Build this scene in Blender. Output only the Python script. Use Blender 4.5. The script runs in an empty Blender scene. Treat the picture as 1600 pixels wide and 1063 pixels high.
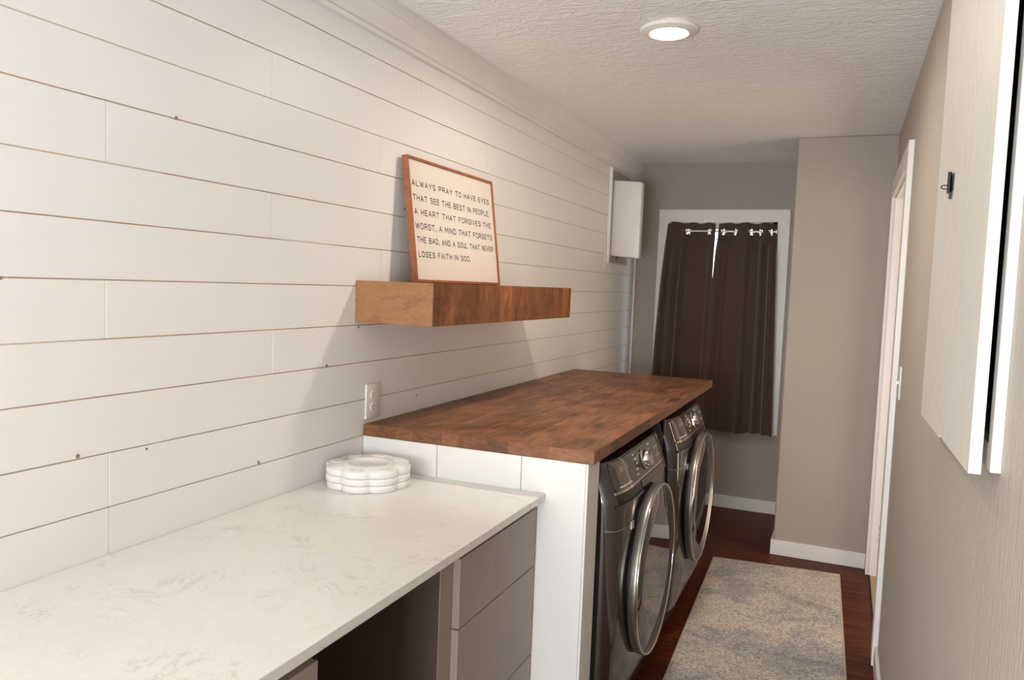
import bpy, bmesh, math, random
from mathutils import Vector, Matrix
random.seed(7)
S = bpy.context.scene
COL = S.collection
PI = math.pi

# ------------------------------------------------------------------ camera
YAW, PITCH, ROLL = 0.3985, 0.0696, -0.0391
cam_d = bpy.data.cameras.new('camera')
cam_d.sensor_fit = 'HORIZONTAL'; cam_d.sensor_width = 36.0
cam_d.lens = 36.0 * 1231.55 / 1600.0
cam_d.clip_start = 0.02; cam_d.clip_end = 60
cam = bpy.data.objects.new('camera', cam_d); COL.objects.link(cam)
_f = Vector((-math.sin(YAW) * math.cos(PITCH), math.cos(YAW) * math.cos(PITCH), -math.sin(PITCH)))
_r = Vector((math.cos(YAW), math.sin(YAW), 0)); _d = _f.cross(_r)
_r2 = math.cos(ROLL) * _r + math.sin(ROLL) * _d
_d2 = -math.sin(ROLL) * _r + math.cos(ROLL) * _d
M = Matrix(((_r2.x, -_d2.x, -_f.x, 1.4393), (_r2.y, -_d2.y, -_f.y, 0.0), (_r2.z, -_d2.z, -_f.z, 1.508), (0, 0, 0, 1)))
cam.matrix_world = M
S.camera = cam

# ------------------------------------------------------------------ world and added area lights
w = bpy.data.worlds.new('sky'); S.world = w; w.use_nodes = True
bg = w.node_tree.nodes['Background']
bg.inputs[0].default_value = (0.95, 0.97, 1.0, 1); bg.inputs[1].default_value = 4.0

def area(name, loc, rot, sx, sy, power, color):
    l = bpy.data.lights.new(name, 'AREA'); l.shape = 'RECTANGLE'; l.size = sx; l.size_y = sy
    l.energy = power; l.color = color
    o = bpy.data.objects.new(name, l); COL.objects.link(o); o.location = loc; o.rotation_euler = rot
    return o
# unseen area light, added as daylight from the room behind the camera
area('daylight', (0.80, -2.15, 1.12), (math.radians(104), 0, 0), 1.35, 2.0, 168, (0.865, 0.94, 1.0))
# fill light added out of view in the hall beyond the side doorway
area('hall_fill', (2.75, 4.13, 1.25), (0, math.radians(97), 0), 1.9, 1.1, 21, (1.0, 0.82, 0.66))

S.view_settings.view_transform = 'Standard'; S.view_settings.look = 'None'
S.view_settings.gamma = 1.0; S.view_settings.use_curve_mapping = False
S.view_settings.exposure = 0.22
LAMP = 300.0      # emission of the recessed LED diffusers

W, H, B, BC, XC = 1.648, 2.401, 5.653, 4.774, 1.134

# ------------------------------------------------------------------ helpers
def obj(name, bm, mats, parent=None, smooth=False, loc=None, autos=None):
    me = bpy.data.meshes.new(name)
    bmesh.ops.recalc_face_normals(bm, faces=bm.faces[:])
    bm.to_mesh(me); bm.free()
    for m in (mats if isinstance(mats, (list, tuple)) else [mats]): me.materials.append(m)
    o = bpy.data.objects.new(name, me); COL.objects.link(o)
    if parent: o.parent = parent
    if loc: o.location = loc
    if smooth or autos:
        for p in me.polygons: p.use_smooth = True
        if autos: me.set_sharp_from_angle(angle=math.radians(autos))
    return o
def tag(o, label=None, cat=None, group=None, kind=None):
    if label: o['label'] = label
    if cat: o['category'] = cat
    if group: o['group'] = group
    if kind: o['kind'] = kind
    return o
def thing(name, label, cat, loc=(0, 0, 0), group=None, kind=None):
    o = bpy.data.objects.new(name, None); COL.objects.link(o); o.location = loc
    o.empty_display_size = 0.05
    return tag(o, label, cat, group, kind)
def struct(name, bm, m, label=None, parent=None, **k):
    o = obj(name, bm, m, parent, **k)
    if parent is None: tag(o, label, None, None, 'structure')
    return o
def bx(bm, x0, x1, y0, y1, z0, z1, mi=0, bev=0.0, seg=2):
    v = [bm.verts.new(p) for p in ((x0, y0, z0), (x1, y0, z0), (x1, y1, z0), (x0, y1, z0), (x0, y0, z1), (x1, y0, z1), (x1, y1, z1), (x0, y1, z1))]
    fs = [bm.faces.new([v[i] for i in q]) for q in ((3, 2, 1, 0), (4, 5, 6, 7), (0, 1, 5, 4), (1, 2, 6, 5), (2, 3, 7, 6), (3, 0, 4, 7))]
    for f in fs: f.material_index = mi
    if bev > 0:
        es = list({e for f in fs for e in f.edges})
        r = bmesh.ops.bevel(bm, geom=es, offset=bev, segments=seg, affect='EDGES', profile=0.5)
        for f in r['faces']: f.material_index = mi
    return v
def B_(): return bmesh.new()
def box(*a, **k):
    bm = B_(); bx(bm, *a, **k); return bm
def cyl(bm, c, axis, r0, r1, h, seg=32, mi=0, cap=True):
    """frustum from c along axis ('x','y','z')"""
    ring = []
    for (rr, t) in ((r0, 0), (r1, h)):
        L = []
        for i in range(seg):
            a = 2 * PI * i / seg; u, v = rr * math.cos(a), rr * math.sin(a)
            p = {'x': (t, u, v), 'y': (u, t, v), 'z': (u, v, t)}[axis]
            L.append(bm.verts.new((c[0] + p[0], c[1] + p[1], c[2] + p[2])))
        ring.append(L)
    for i in range(seg):
        j = (i + 1) % seg
        f = bm.faces.new((ring[0][i], ring[0][j], ring[1][j], ring[1][i])); f.material_index = mi
    if cap:
        for L in ring: f = bm.faces.new(L); f.material_index = mi
def lathe(bm, c, axis, prof, seg=48, mi=0, closed=False):
    """prof: list of (r, t) with t along the axis"""
    rings = []
    for (rr, t) in prof:
        if rr < 1e-6:
            p = {'x': (t, 0, 0), 'y': (0, t, 0), 'z': (0, 0, t)}[axis]
            rings.append([bm.verts.new((c[0] + p[0], c[1] + p[1], c[2] + p[2]))]); continue
        L = []
        for i in range(seg):
            a = 2 * PI * i / seg; u, v = rr * math.cos(a), rr * math.sin(a)
            p = {'x': (t, u, v), 'y': (u, t, v), 'z': (u, v, t)}[axis]
            L.append(bm.verts.new((c[0] + p[0], c[1] + p[1], c[2] + p[2])))
        rings.append(L)
    n = len(rings)
    for k in range(n if closed else n - 1):
        a, b = rings[k], rings[(k + 1) % n]
        for i in range(seg):
            j = (i + 1) % seg
            if len(a) == 1 and len(b) == 1: continue
            if len(a) == 1: f = bm.faces.new((a[0], b[i], b[j]))
            elif len(b) == 1: f = bm.faces.new((a[i], a[j], b[0]))
            else: f = bm.faces.new((a[i], a[j], b[j], b[i]))
            f.material_index = mi
def prism(bm, pts, axis, t0, t1, mi=0):
    """pts: 2D outline; axis y: pts are (x,z); axis z: (x,y); axis x: (y,z)"""
    def P(p, t): return {'y': (p[0], t, p[1]), 'z': (p[0], p[1], t), 'x': (t, p[0], p[1])}[axis]
    a = [bm.verts.new(P(p, t0)) for p in pts]; b = [bm.verts.new(P(p, t1)) for p in pts]
    n = len(pts)
    fs = [bm.faces.new(a), bm.faces.new(b)]
    for i in range(n): fs.append(bm.faces.new((a[i], a[(i + 1) % n], b[(i + 1) % n], b[i])))
    for f in fs: f.material_index = mi

# ------------------------------------------------------------------ materials
class NT:
    def __init__(s, name):
        s.m = bpy.data.materials.new(name); s.m.use_nodes = True
        s.t = s.m.node_tree; s.b = s.t.nodes['Principled BSDF']; s.L = s.t.links.new
        s.tc = None
    def n(s, kind, **k):
        o = s.t.nodes.new(kind)
        for a, v in k.items():
            if a.startswith('i_'):
                key = a[2:].replace('_', ' ')
                o.inputs[key].default_value = v
            else: setattr(o, a, v)
        return o
    def coord(s, scale=(1, 1, 1), rot=(0, 0, 0)):
        tc = s.n('ShaderNodeTexCoord'); mp = s.n('ShaderNodeMapping')
        mp.inputs['Scale'].default_value = scale; mp.inputs['Rotation'].default_value = rot
        s.L(tc.outputs['Object'], mp.inputs['Vector']); return mp.outputs[0]
    def noise(s, vec, scale, detail=4, rough=0.5, dist=0.0):
        o = s.n('ShaderNodeTexNoise'); o.inputs['Scale'].default_value = scale; o.inputs['Detail'].default_value = detail
        o.inputs['Roughness'].default_value = rough; o.inputs['Distortion'].default_value = dist
        s.L(vec, o.inputs['Vector']); return o.outputs['Fac']
    def ramp(s, fac, stops, interp='LINEAR'):
        o = s.n('ShaderNodeValToRGB'); o.color_ramp.interpolation = interp
        e = o.color_ramp.elements
        while len(e) < len(stops): e.new(0.5)
        for i, (p, c) in enumerate(stops): e[i].position = p; e[i].color = (*c, 1) if len(c) == 3 else c
        s.L(fac, o.inputs[0]); return o.outputs[0]
    def mix(s, fac, a, b, mode='MIX'):
        o = s.n('ShaderNodeMix', data_type='RGBA', blend_type=mode)
        for sock, v in ((o.inputs[0], fac), (o.inputs[6], a), (o.inputs[7], b)):
            if hasattr(v, 'links'): s.L(v, sock)
            elif isinstance(v, (int, float)): sock.default_value = v
            else: sock.default_value = (*v, 1)
        return o.outputs[2]
    def math(s, op, a, b=0.0):
        o = s.n('ShaderNodeMath', operation=op)
        for sock, v in ((o.inputs[0], a), (o.inputs[1], b)):
            if hasattr(v, 'links'): s.L(v, sock)
            else: sock.default_value = v
        return o.outputs[0]
    def bump(s, hgt, strength=0.3, dist=0.01):
        o = s.n('ShaderNodeBump'); o.inputs['Strength'].default_value = strength; o.inputs['Distance'].default_value = dist
        s.L(hgt, o.inputs['Height']); s.L(o.outputs[0], s.b.inputs['Normal'])
    def set(s, color=None, rough=None, metal=None, spec=None, coat=None):
        b = s.b
        def put(k, v):
            if v is None: return
            if hasattr(v, 'links'): s.L(v, b.inputs[k])
            elif isinstance(v, tuple): b.inputs[k].default_value = (*v, 1)
            else: b.inputs[k].default_value = v
        put('Base Color', color); put('Roughness', rough); put('Metallic', metal); put('Specular IOR Level', spec); put('Coat Weight', coat)
        return s.m
def rgb(r, g, b):
    f = lambda c: (c / 255 / 12.92) if c / 255 <= 0.04045 else ((c / 255 + 0.055) / 1.055) ** 2.4
    return (f(r), f(g), f(b))
def plain(name, c, rough=0.5, metal=0.0, var=0.04, scale=8.0, spec=0.5, bumps=0.0, bscale=60):
    t = NT(name); v = t.coord()
    n = t.noise(v, scale, 4)
    lo = tuple(x * (1 - var) for x in c); hi = tuple(min(1, x * (1 + var)) for x in c)
    t.set(t.ramp(n, [(0.3, lo), (0.7, hi)]), rough, metal, spec)
    if bumps: t.bump(t.noise(v, bscale, 3), bumps, 0.002)
    return t.m

# shiplap boards: painted white, faint grain along y
t = NT('white_painted_boards'); v = t.coord((6, 0.6, 14))
g = t.noise(v, 6, 6, 0.6, 0.3); v2 = t.coord(); n2 = t.noise(v2, 3, 3)
t.set(t.mix(n2, (0.785, 0.768, 0.742), (0.82, 0.807, 0.785)), 0.42, 0, 0.4)
t.bump(g, 0.12, 0.002); M_BOARD = t.m
M_GAP = plain('bare_wood_in_gap', rgb(206, 174, 146), 0.8, var=0.2, scale=5)
M_CAULK = plain('painted_gap', rgb(196, 180, 162), 0.6, var=0.08, scale=5)
M_NOTCH = plain('bare_wood_notch', rgb(150, 120, 94), 0.8)
M_KNOT = plain('knot_hole', rgb(110, 84, 60), 0.8)
M_WHITE = plain('white_trim_paint', (0.80, 0.77, 0.725), 0.38, var=0.02, bumps=0.04, bscale=30)
M_PLASTIC = plain('white_plastic', (0.80, 0.775, 0.73), 0.3, var=0.01)
# greige walls, orange-peel + light vertical brush marks
def wallmat(name, c, vs=1.0):
    t = NT(name); v = t.coord((60, 60, 5)); v2 = t.coord()
    a = t.noise(v, 2.2, 4, 0.6); b = t.noise(v2, 95, 3, 0.5); cc = t.noise(v2, 2.0, 3)
    lo = tuple(x * 0.95 for x in c); hi = tuple(x * 1.04 for x in c)
    t.set(t.mix(cc, lo, hi), 0.55, 0, 0.35)
    t.bump(t.math('ADD', t.math('MULTIPLY', a, vs), b), 0.35, 0.004); return t.m
M_WALL = wallmat('greige_wall_paint', (0.41, 0.35, 0.295), 0.3)
M_WALLR = wallmat('greige_wall_paint_brushed', (0.49, 0.43, 0.365), 2.5)
# ceiling: stomp/knockdown plaster
t = NT('textured_plaster_ceiling'); v = t.coord((0.62, 1.5, 1))
n1 = t.noise(v, 8.5, 6, 0.66, 2.4); vo = t.n('ShaderNodeTexVoronoi', feature='DISTANCE_TO_EDGE'); vo.inputs['Scale'].default_value = 26
nv = t.n('ShaderNodeTexNoise'); nv.inputs['Scale'].default_value = 9; nv.inputs['Detail'].default_value = 4
t.L(v, nv.inputs['Vector'])
ma = t.n('ShaderNodeVectorMath', operation='ADD'); sc = t.n('ShaderNodeVectorMath', operation='SCALE'); sc.inputs['Scale'].default_value = 0.22
t.L(nv.outputs['Color'], sc.inputs[0]); t.L(v, ma.inputs[0]); t.L(sc.outputs[0], ma.inputs[1]); t.L(ma.outputs[0], vo.inputs['Vector'])
hh = t.math('ADD', n1, t.math('MULTIPLY', t.ramp(vo.outputs['Distance'], [(0.0, (1, 1, 1)), (0.25, (0, 0, 0))]), 0.25))
t.set(t.mix(t.noise(v, 5, 4), (0.90, 0.88, 0.84), (0.94, 0.925, 0.89)), 0.5, 0, 0.4)
t.bump(hh, 0.7, 0.014); M_CEIL = t.m
# butcher block: staves along y, stained
def wood_block(name, dark, mid, lite, stave=0.042, rough=0.42, dirn=0):
    t = NT(name); v = t.coord((1, 1, 1), (0, 0, PI / 2))
    br = t.n('ShaderNodeTexBrick'); br.offset = 0.37; br.inputs['Scale'].default_value = 1.0
    br.inputs['Brick Width'].default_value = 0.36; br.inputs['Row Height'].default_value = stave; br.inputs['Mortar Size'].default_value = 0.0004
    br.inputs['Color1'].default_value = (0.1, 0.1, 0.1, 1); br.inputs['Color2'].default_value = (0.9, 0.9, 0.9, 1); br.inputs['Mortar'].default_value = (0.2, 0.2, 0.2, 1)
    t.L(v, br.inputs['Vector'])
    vg = t.coord((22, 2.0, 22)); g = t.noise(vg, 3, 6, 0.65, 0.4)
    vb = t.coord((3.4, 1.6, 2)); bl = t.noise(vb, 2.6, 5, 0.6, 0.6)
    base = t.ramp(bl, [(0.36, dark), (0.50, mid), (0.64, lite)])
    c1 = t.mix(0.32, base, t.ramp(br.outputs['Color'], [(0.0, tuple(x * 0.5 for x in dark)), (1.0, tuple(x * 1.15 for x in lite))]))
    c2 = t.mix(0.38, c1, t.ramp(g, [(0.35, tuple(x * 0.55 for x in dark)), (0.62, lite)]), 'MIX')
    t.set(c2, rough, 0, 0.2); t.bump(g, 0.12, 0.002); return t.m
M_BLOCK = wood_block('stained_butcher_block', rgb(64, 42, 30), rgb(120, 80, 55), rgb(166, 112, 78))
t = NT('stained_butcher_block_edge'); v = t.coord((1, 1, 1))
br = t.n('ShaderNodeTexVoronoi', voronoi_dimensions='1D'); br.inputs['Scale'].default_value = 17
sx = t.n('ShaderNodeSeparateXYZ'); t.L(v, sx.inputs[0]); t.L(t.math('ADD', sx.outputs[0], t.math('MULTIPLY', sx.outputs[1], 0.11)), br.inputs['W'])
g = t.noise(t.coord((8, 3, 20)), 5, 5, 0.6)
cb = t.ramp(br.outputs['Color'], [(0.1, rgb(74, 50, 38)), (0.5, rgb(122, 80, 54)), (0.9, rgb(158, 106, 74))])
t.set(t.mix(0.45, cb, t.ramp(g, [(0.3, rgb(84, 54, 36)), (0.7, rgb(160, 110, 76))])), 0.45, 0, 0.3); M_BLOCKE = t.m
# shelf: warm stained pine, rings on the front
def pine(name, stops, sc_, dist=1.2, rough=0.45):
    t = NT(name); v = t.coord(sc_); g = t.noise(v, 2.4, 6, 0.62, dist)
    f = t.noise(t.coord((sc_[0] * 3, sc_[1] * 3, sc_[2] * 6)), 6, 4, 0.6)
    c = t.mix(0.25, t.ramp(g, stops), t.ramp(f, [(0.3, rgb(84, 50, 26)), (0.7, rgb(190, 126, 78))]))
    t.set(c, rough, 0, 0.35); t.bump(f, 0.08, 0.001); return t.m
M_SHELF = pine('stained_pine', [(0.30, rgb(58, 34, 18)), (0.44, rgb(104, 64, 34)), (0.56, rgb(132, 82, 46)), (0.61, rgb(176, 112, 66)), (0.65, rgb(126, 78, 42)), (0.78, rgb(78, 46, 24))], (1.6, 2.4, 0.9), 0.8)
M_SHELFEND = pine('pine_end', [(0.25, rgb(112, 74, 46)), (0.5, rgb(158, 114, 78)), (0.75, rgb(142, 98, 64))], (3, 3, 9), 0.4)
M_SHELFDK = pine('pine_dark_edge', [(0.3, rgb(54, 34, 22)), (0.6, rgb(92, 60, 38))], (6, 6, 3))
M_FRAME = pine('reddish_frame_wood', [(0.3, rgb(132, 72, 46)), (0.7, rgb(176, 104, 70))], (8, 3, 3), 0.3, 0.5)
# floor: dark red-brown planks along x
t = NT('dark_hardwood_floor'); v = t.coord()
br = t.n('ShaderNodeTexBrick'); br.inputs['Scale'].default_value = 1; br.inputs['Brick Width'].default_value = 1.2; br.inputs['Row Height'].default_value = 0.125
br.inputs['Mortar Size'].default_value = 0.0012; br.inputs['Color1'].default_value = (0.15, 0.15, 0.15, 1); br.inputs['Color2'].default_value = (0.85, 0.85, 0.85, 1); br.inputs['Mortar'].default_value = (0, 0, 0, 1)
t.L(v, br.inputs['Vector'])
g = t.noise(t.coord((1.6, 16, 1)), 3, 6, 0.65, 0.5)
c = t.mix(0.35, t.ramp(g, [(0.30, rgb(34, 13, 6)), (0.5, rgb(82, 38, 17)), (0.70, rgb(122, 64, 32))]), t.ramp(br.outputs['Color'], [(0, rgb(36, 14, 6)), (1, rgb(106, 48, 22))]))
t.set(c, 0.45, 0, 0.10); t.bump(g, 0.08, 0.001); M_FLOOR = t.m
M_DOORFLOOR = plain('beige_threshold', rgb(172, 146, 118), 0.6, var=0.05)
# quartz
t = NT('white_quartz'); v = t.coord(); vv = t.coord((1, 1, 1))
n0 = t.noise(v, 5, 6, 0.7, 2.6)
vein = t.ramp(t.math('ABSOLUTE', t.math('SUBTRACT', n0, 0.5)), [(0.0, (1, 1, 1)), (0.012, (0.25, 0.25, 0.25)), (0.03, (0, 0, 0))])
msk = t.ramp(t.noise(v, 7, 3), [(0.5, (0, 0, 0)), (0.66, (1, 1, 1))])
fine = t.noise(v, 130, 3, 0.6)
soft = t.noise(v, 14, 5, 0.65, 0.8)
base = t.mix(0.35, t.mix(soft, (0.70, 0.67, 0.625), (0.81, 0.79, 0.755)), t.mix(fine, (0.62, 0.575, 0.52), (0.88, 0.855, 0.81)))
vf = t.math('MULTIPLY', t.math('MULTIPLY', vein, msk), 0.55)
t.set(t.mix(vf, base, rgb(160, 148, 134)), 0.22, 0, 0.5); M_QUARTZ = t.m
# cabinets: grey-brown laminate, brushed vertically
def cab(name, c, rough=0.4):
    t = NT(name); g = t.noise(t.coord((60, 60, 2.0)), 3, 4, 0.6)
    t.set(t.mix(g, tuple(x * 0.82 for x in c), tuple(x * 1.12 for x in c)), rough, 0, 0.5); t.bump(g, 0.05, 0.001); return t.m
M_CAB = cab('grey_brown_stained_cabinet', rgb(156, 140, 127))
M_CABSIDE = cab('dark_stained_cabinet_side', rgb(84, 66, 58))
# curtain fabric
t = NT('brown_curtain_fabric'); v = t.coord((400, 400, 400)); n = t.noise(v, 1.0, 2)
m2 = t.noise(t.coord((3, 3, 3)), 3, 3)
t.set(t.mix(n, rgb(68, 52, 44), rgb(98, 78, 66)), 0.85, 0, 0.2); t.b.inputs['Sheen Weight'].default_value = 0.25
t.bump(n, 0.15, 0.001); M_CURT = t.m
# rug
t = NT('distressed_rug'); v = t.coord()
sp = t.noise(t.coord((70, 130, 60)), 1.2, 4, 0.8); big = t.noise(v, 3.4, 6, 0.68, 0.5); yel = t.noise(t.coord((1, 1, 1), (0, 0, 1)), 4.0, 4, 0.6, 0.3)
c = t.ramp(big, [(0.34, rgb(168, 170, 174)), (0.46, rgb(208, 203, 197)), (0.56, rgb(228, 215, 202)), (0.68, rgb(200, 193, 186))])
c = t.mix(t.ramp(yel, [(0.60, (0, 0, 0)), (0.74, (0.55, 0.55, 0.55))]), c, rgb(220, 196, 160))
thr = t.ramp(t.math('ADD', sp, t.math('MULTIPLY', t.math('SUBTRACT', big, 0.5), 0.18)), [(0.43, (0.9, 0.9, 0.9)), (0.55, (0, 0, 0))])
c = t.mix(thr, c, rgb(136, 128, 122))
t.set(c, 0.95, 0, 0.1); t.bump(sp, 0.6, 0.004); M_RUG = t.m
M_RUGEDGE = plain('rug_binding', rgb(190, 172, 150), 0.9)
# appliances
def metal(name, c, rough, met=0.9, coat=0.5):
    t = NT(name); n = t.noise(t.coord((200, 200, 200)), 1, 2)
    t.set(t.mix(n, tuple(x * 0.95 for x in c), tuple(x * 1.05 for x in c)), rough, met, 0.5, coat)
    t.b.inputs['Coat Roughness'].default_value = 0.04; return t.m
def gloss(name, c, rough, ior):
    t = NT(name); n = t.noise(t.coord((200, 200, 200)), 1, 2)
    t.set(t.mix(n, tuple(x * 0.95 for x in c), tuple(x * 1.05 for x in c)), rough, 0.0, 0.5)
    t.b.inputs['IOR'].default_value = ior; return t.m
M_GRAPH = gloss('graphite_enamel', rgb(44, 35, 31), 0.10, 2.0)
M_GRAPHD = gloss('graphite_enamel_side', rgb(40, 32, 29), 0.35, 1.5)
M_PANELG = gloss('control_panel_gloss', rgb(66, 55, 47), 0.06, 2.0)
M_CHROME = metal('chrome', rgb(214, 208, 200), 0.12, 1.0, 0.0)
M_RING = metal('satin_ring', rgb(150, 148, 140), 0.36, 0.9, 0.0)
M_RINGIN = metal('ring_inner_dark', rgb(36, 32, 30), 0.3, 0.4, 0.3)
M_GLASS = gloss('smoked_door_glass', rgb(24, 19, 17), 0.02, 2.9)
M_BLACK = plain('black_plastic', rgb(16, 14, 14), 0.4)
M_PRINT = plain('panel_print', rgb(206, 200, 190), 0.5)
M_STEEL = metal('rod_metal', rgb(216, 210, 204), 0.3, 0.7, 0.0)
M_INK = plain('black_ink', rgb(44, 40, 38), 0.7)
t = NT('sign_board'); v = t.coord(); n = t.noise(v, 5, 5, 0.6, 0.5); n2 = t.noise(v, 90, 2)
c = t.mix(n2, (0.72, 0.655, 0.575), (0.77, 0.705, 0.63))
c = t.mix(t.ramp(n, [(0.58, (0, 0, 0)), (0.78, (0.35, 0.35, 0.35))]), c, rgb(222, 188, 158))
t.set(c, 0.6); M_SIGN = t.m
t = NT('white_plywood'); nn = t.noise(t.coord((1, 3.2, 0.9)), 1.6, 2, 0.4, 0.6)
rings = t.math('ABSOLUTE', t.math('SINE', t.math('MULTIPLY', nn, 70.0)))
t.set(t.mix(rings, (0.68, 0.63, 0.565), (0.735, 0.685, 0.62)), 0.5, 0, 0.4); t.bump(rings, 0.10, 0.001); M_PLY = t.m
t = NT('lamp_diffuser'); t.b.inputs['Emission Color'].default_value = (1, 0.89, 0.77, 1); t.b.inputs['Emission Strength'].default_value = LAMP
t.set((0.9, 0.9, 0.9), 0.5); M_LAMP = t.m
t = NT('window_glass'); t.b.inputs['Transmission Weight'].default_value = 1.0; t.b.inputs['IOR'].default_value = 1.05; t.set((0.95, 0.97, 1.0), 0.0); M_PANE = t.m
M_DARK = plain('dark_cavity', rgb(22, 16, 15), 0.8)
M_STONE = plain('white_ceramic_resin', (0.83, 0.81, 0.775), 0.4, var=0.01)

# ------------------------------------------------------------------ the room
YF = -2.2
def face_box(name, *a, mat=M_WALL, label=None, **k): return struct(name, box(*a, **k), mat, label)

# left wall : individual boards in one mesh, brown gaps behind, joints, knots
bm = B_()
Z = [0.0, 0.142, 0.264, 0.386, 0.508, 0.630, 0.752, 0.874, 0.9948, 1.1141, 1.238, 1.3602, 1.4856, 1.608, 1.7299, 1.8576, 1.9772, 2.099, 2.219, H]
JO = {0.9: [1.736, 3.2], 1.0: [1.209, 2.527, 3.9, 5.187], 1.15: [2.255, 3.6, 4.92], 1.3: [1.73, 3.1, 4.45], 1.43: [1.20, 3.75, 5.217],
      1.54: [2.265, 3.6, 4.921], 1.67: [1.715, 3.05, 4.45], 1.8: [1.20, 3.3, 4.8], 1.92: [2.245, 3.9], 2.04: [1.71, 3.05, 4.398],
      2.15: [1.2, 2.5, 3.859, 4.662], 2.3: [0.9, 2.247, 3.576, 4.394]}
bx(bm, -0.08, -0.0035, YF, B + 0.1, 0, H, mi=1)
GW = 0.00145
for i in range(len(Z) - 1):
    z0, z1 = Z[i] + GW, Z[i + 1] - GW
    zc = (z0 + z1) / 2; js = []
    for k, vv in JO.items():
        if z0 - 0.01 < k < z1 + 0.01: js = vv
    ys = [YF] + sorted(js) + [B]
    for a, b in zip(ys, ys[1:]):
        sh = random.uniform(-0.0006, 0.0006)
        bx(bm, -0.012, sh, a + 0.0006, b - 0.0006, z0, z1, mi=0, bev=0.0007, seg=1)
    for j in js: bx(bm, -0.010, -0.0012, j - 0.001, j + 0.001, z0, z1, mi=2)
# caulked stretches of gap
for (z, a, b) in ((1.9772, YF, 2.4), (1.7299, 0.4, 1.35), (1.4856, 0.6, 0.99), (1.3602, 0.3, 1.19), (2.219, 2.6, 5.6), (1.608, 1.75, 2.0), (1.9772, 3.06, 3.5), (2.099, 3.06, 5.6), (1.8576, 3.0, 5.0)):
    bx(bm, -0.010, -0.0012, a, b, z - 0.0013, z + 0.0013, mi=2)
# notches and knot holes along the gaps
for (y, z, r) in ((1.385, 1.860, .005), (1.681, 1.001, .006), (1.134, 1.121, .006), (1.976, 1.242, .006), (2.141, 1.354, .005), (1.308, 1.105, .004), (2.41, 1.758, .005), (0.975, 1.484, .004), (2.531, 1.088, .003), (2.92, 1.935, .004)):
    cyl(bm, (-0.004, y, z), 'x', r, r * 0.8, 0.0052, 10, mi=3)
struct('wall_left', bm, [M_BOARD, M_GAP, M_CAULK, M_NOTCH], 'white painted shiplap wall of horizontal boards')

# other walls
face_box('floor', -0.08, 1.648, YF, B + 0.12, -0.08, 0.0, mat=M_FLOOR, label='dark red-brown wood plank floor')
face_box('ceiling', -0.08, W + 0.12, YF, B + 0.12, H, H + 0.08, mat=M_CEIL, label='white ceiling with swirled plaster texture')
# back wall with window opening
wx0, wx1, wz0, wz1 = 0.25, 0.983, 0.60, 2.005
bm = B_()
bx(bm, -0.08, wx0, B, B + 0.12, 0, H); bx(bm, wx1, XC + 0.1, B, B + 0.12, 0, H)
bx(bm, wx0, wx1, B, B + 0.12, 0, wz0); bx(bm, wx0, wx1, B, B + 0.12, wz1, H)
struct('wall_back', bm, M_WALL, 'greige far wall around the curtained window')
struct('wall_column', box(XC, W + 0.05, BC, B + 0.12, 0, H, bev=0.008), M_WALL, 'greige boxed-out wall section right of the window')
# right wall with doorway
DY0, DY1, DZ = 3.59, 4.675, 2.055
bm = B_()
NY0, NY1, NZ0, NZ1 = 1.272, 1.90, 1.31, 2.30    # niche behind the plywood door
bx(bm, W, W + 0.1, YF, NY0, 0, H); bx(bm, W, W + 0.1, NY0, NY1, 0, NZ0); bx(bm, W, W + 0.1, NY0, NY1, NZ1, H)
bx(bm, W, W + 0.1, NY1, DY0, 0, H); bx(bm, W, W + 0.1, DY0, DY1, DZ, H); bx(bm, W, W + 0.1, DY1, BC + 0.01, 0, H)
struct('wall_right', bm, M_WALLR, 'greige brushed-texture wall along the right side')
# wall behind the camera, with a wide opening
bm = B_()
bx(bm, -0.08, 0.1, YF - 0.1, YF, 0, H); bx(bm, 1.5, W + 0.1, YF - 0.1, YF, 0, H); bx(bm, 0.1, 1.5, YF - 0.1, YF, 2.22, H)
struct('wall_front', bm, M_WALL, 'greige wall behind the viewpoint')
bm = B_(); bx(bm, 0.1, 1.5, YF - 0.1, YF - 0.06, 0, 2.22)
struct('wall_opening', bm, M_WALL, 'wall of the room behind the viewpoint')
# hall beyond the doorway
bm = B_()
bx(bm, W + 0.1, W + 1.2, DY0 - 0.25, DY0 - 0.2, 0, H); bx(bm, W + 0.1, W + 1.2, DY1 + 0.2, DY1 + 0.25, 0, H); bx(bm, W + 1.2, W + 1.25, DY0 - 0.25, DY1 + 0.25, 0, H)
bx(bm, W + 0.1, W + 1.25, DY0 - 0.25, DY1 + 0.25, H, H + 0.05)
struct('wall_hall', bm, M_WALL, 'greige wall beyond the doorway')
struct('floor_hall', box(W, W + 1.25, DY0 - 0.25, DY1 + 0.25, -0.05, 0.001), M_DOORFLOOR, 'beige floor through the doorway')

# baseboards
BH = 0.087
struct('baseboard_back', box(0, XC, B - 0.014, B, 0, BH, bev=0.003), M_WHITE, 'white baseboard below the window')
bm = B_(); bx(bm, XC - 0.014, W - 0.021, BC - 0.014, BC, 0, BH, bev=0.003); bx(bm, XC - 0.014, XC, BC - 0.001, B - 0.014, 0, BH, bev=0.003)
struct('baseboard_column', bm, M_WHITE, 'white baseboard around the boxed-out wall')
struct('baseboard_right', box(W - 0.014, W, YF, 3.50, 0, BH, bev=0.003), M_WHITE, 'white baseboard along the right wall')
# crown moulding
bm = B_()
prism(bm, [(0.0, 2.290), (0.017, 2.288), (0.018, 2.300), (0.013, 2.304), (0.020, 2.309), (0.024, 2.316), (0.032, 2.335), (0.042, 2.348), (0.046, 2.352), (0.050, 2.354), (0.050, 2.362), (0.054, 2.368), (0.056, 2.385), (0.056, H), (0.0, H)], 'y', YF, B)
struct('trim_1', bm, M_WHITE, 'white crown moulding above the shiplap wall')
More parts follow.
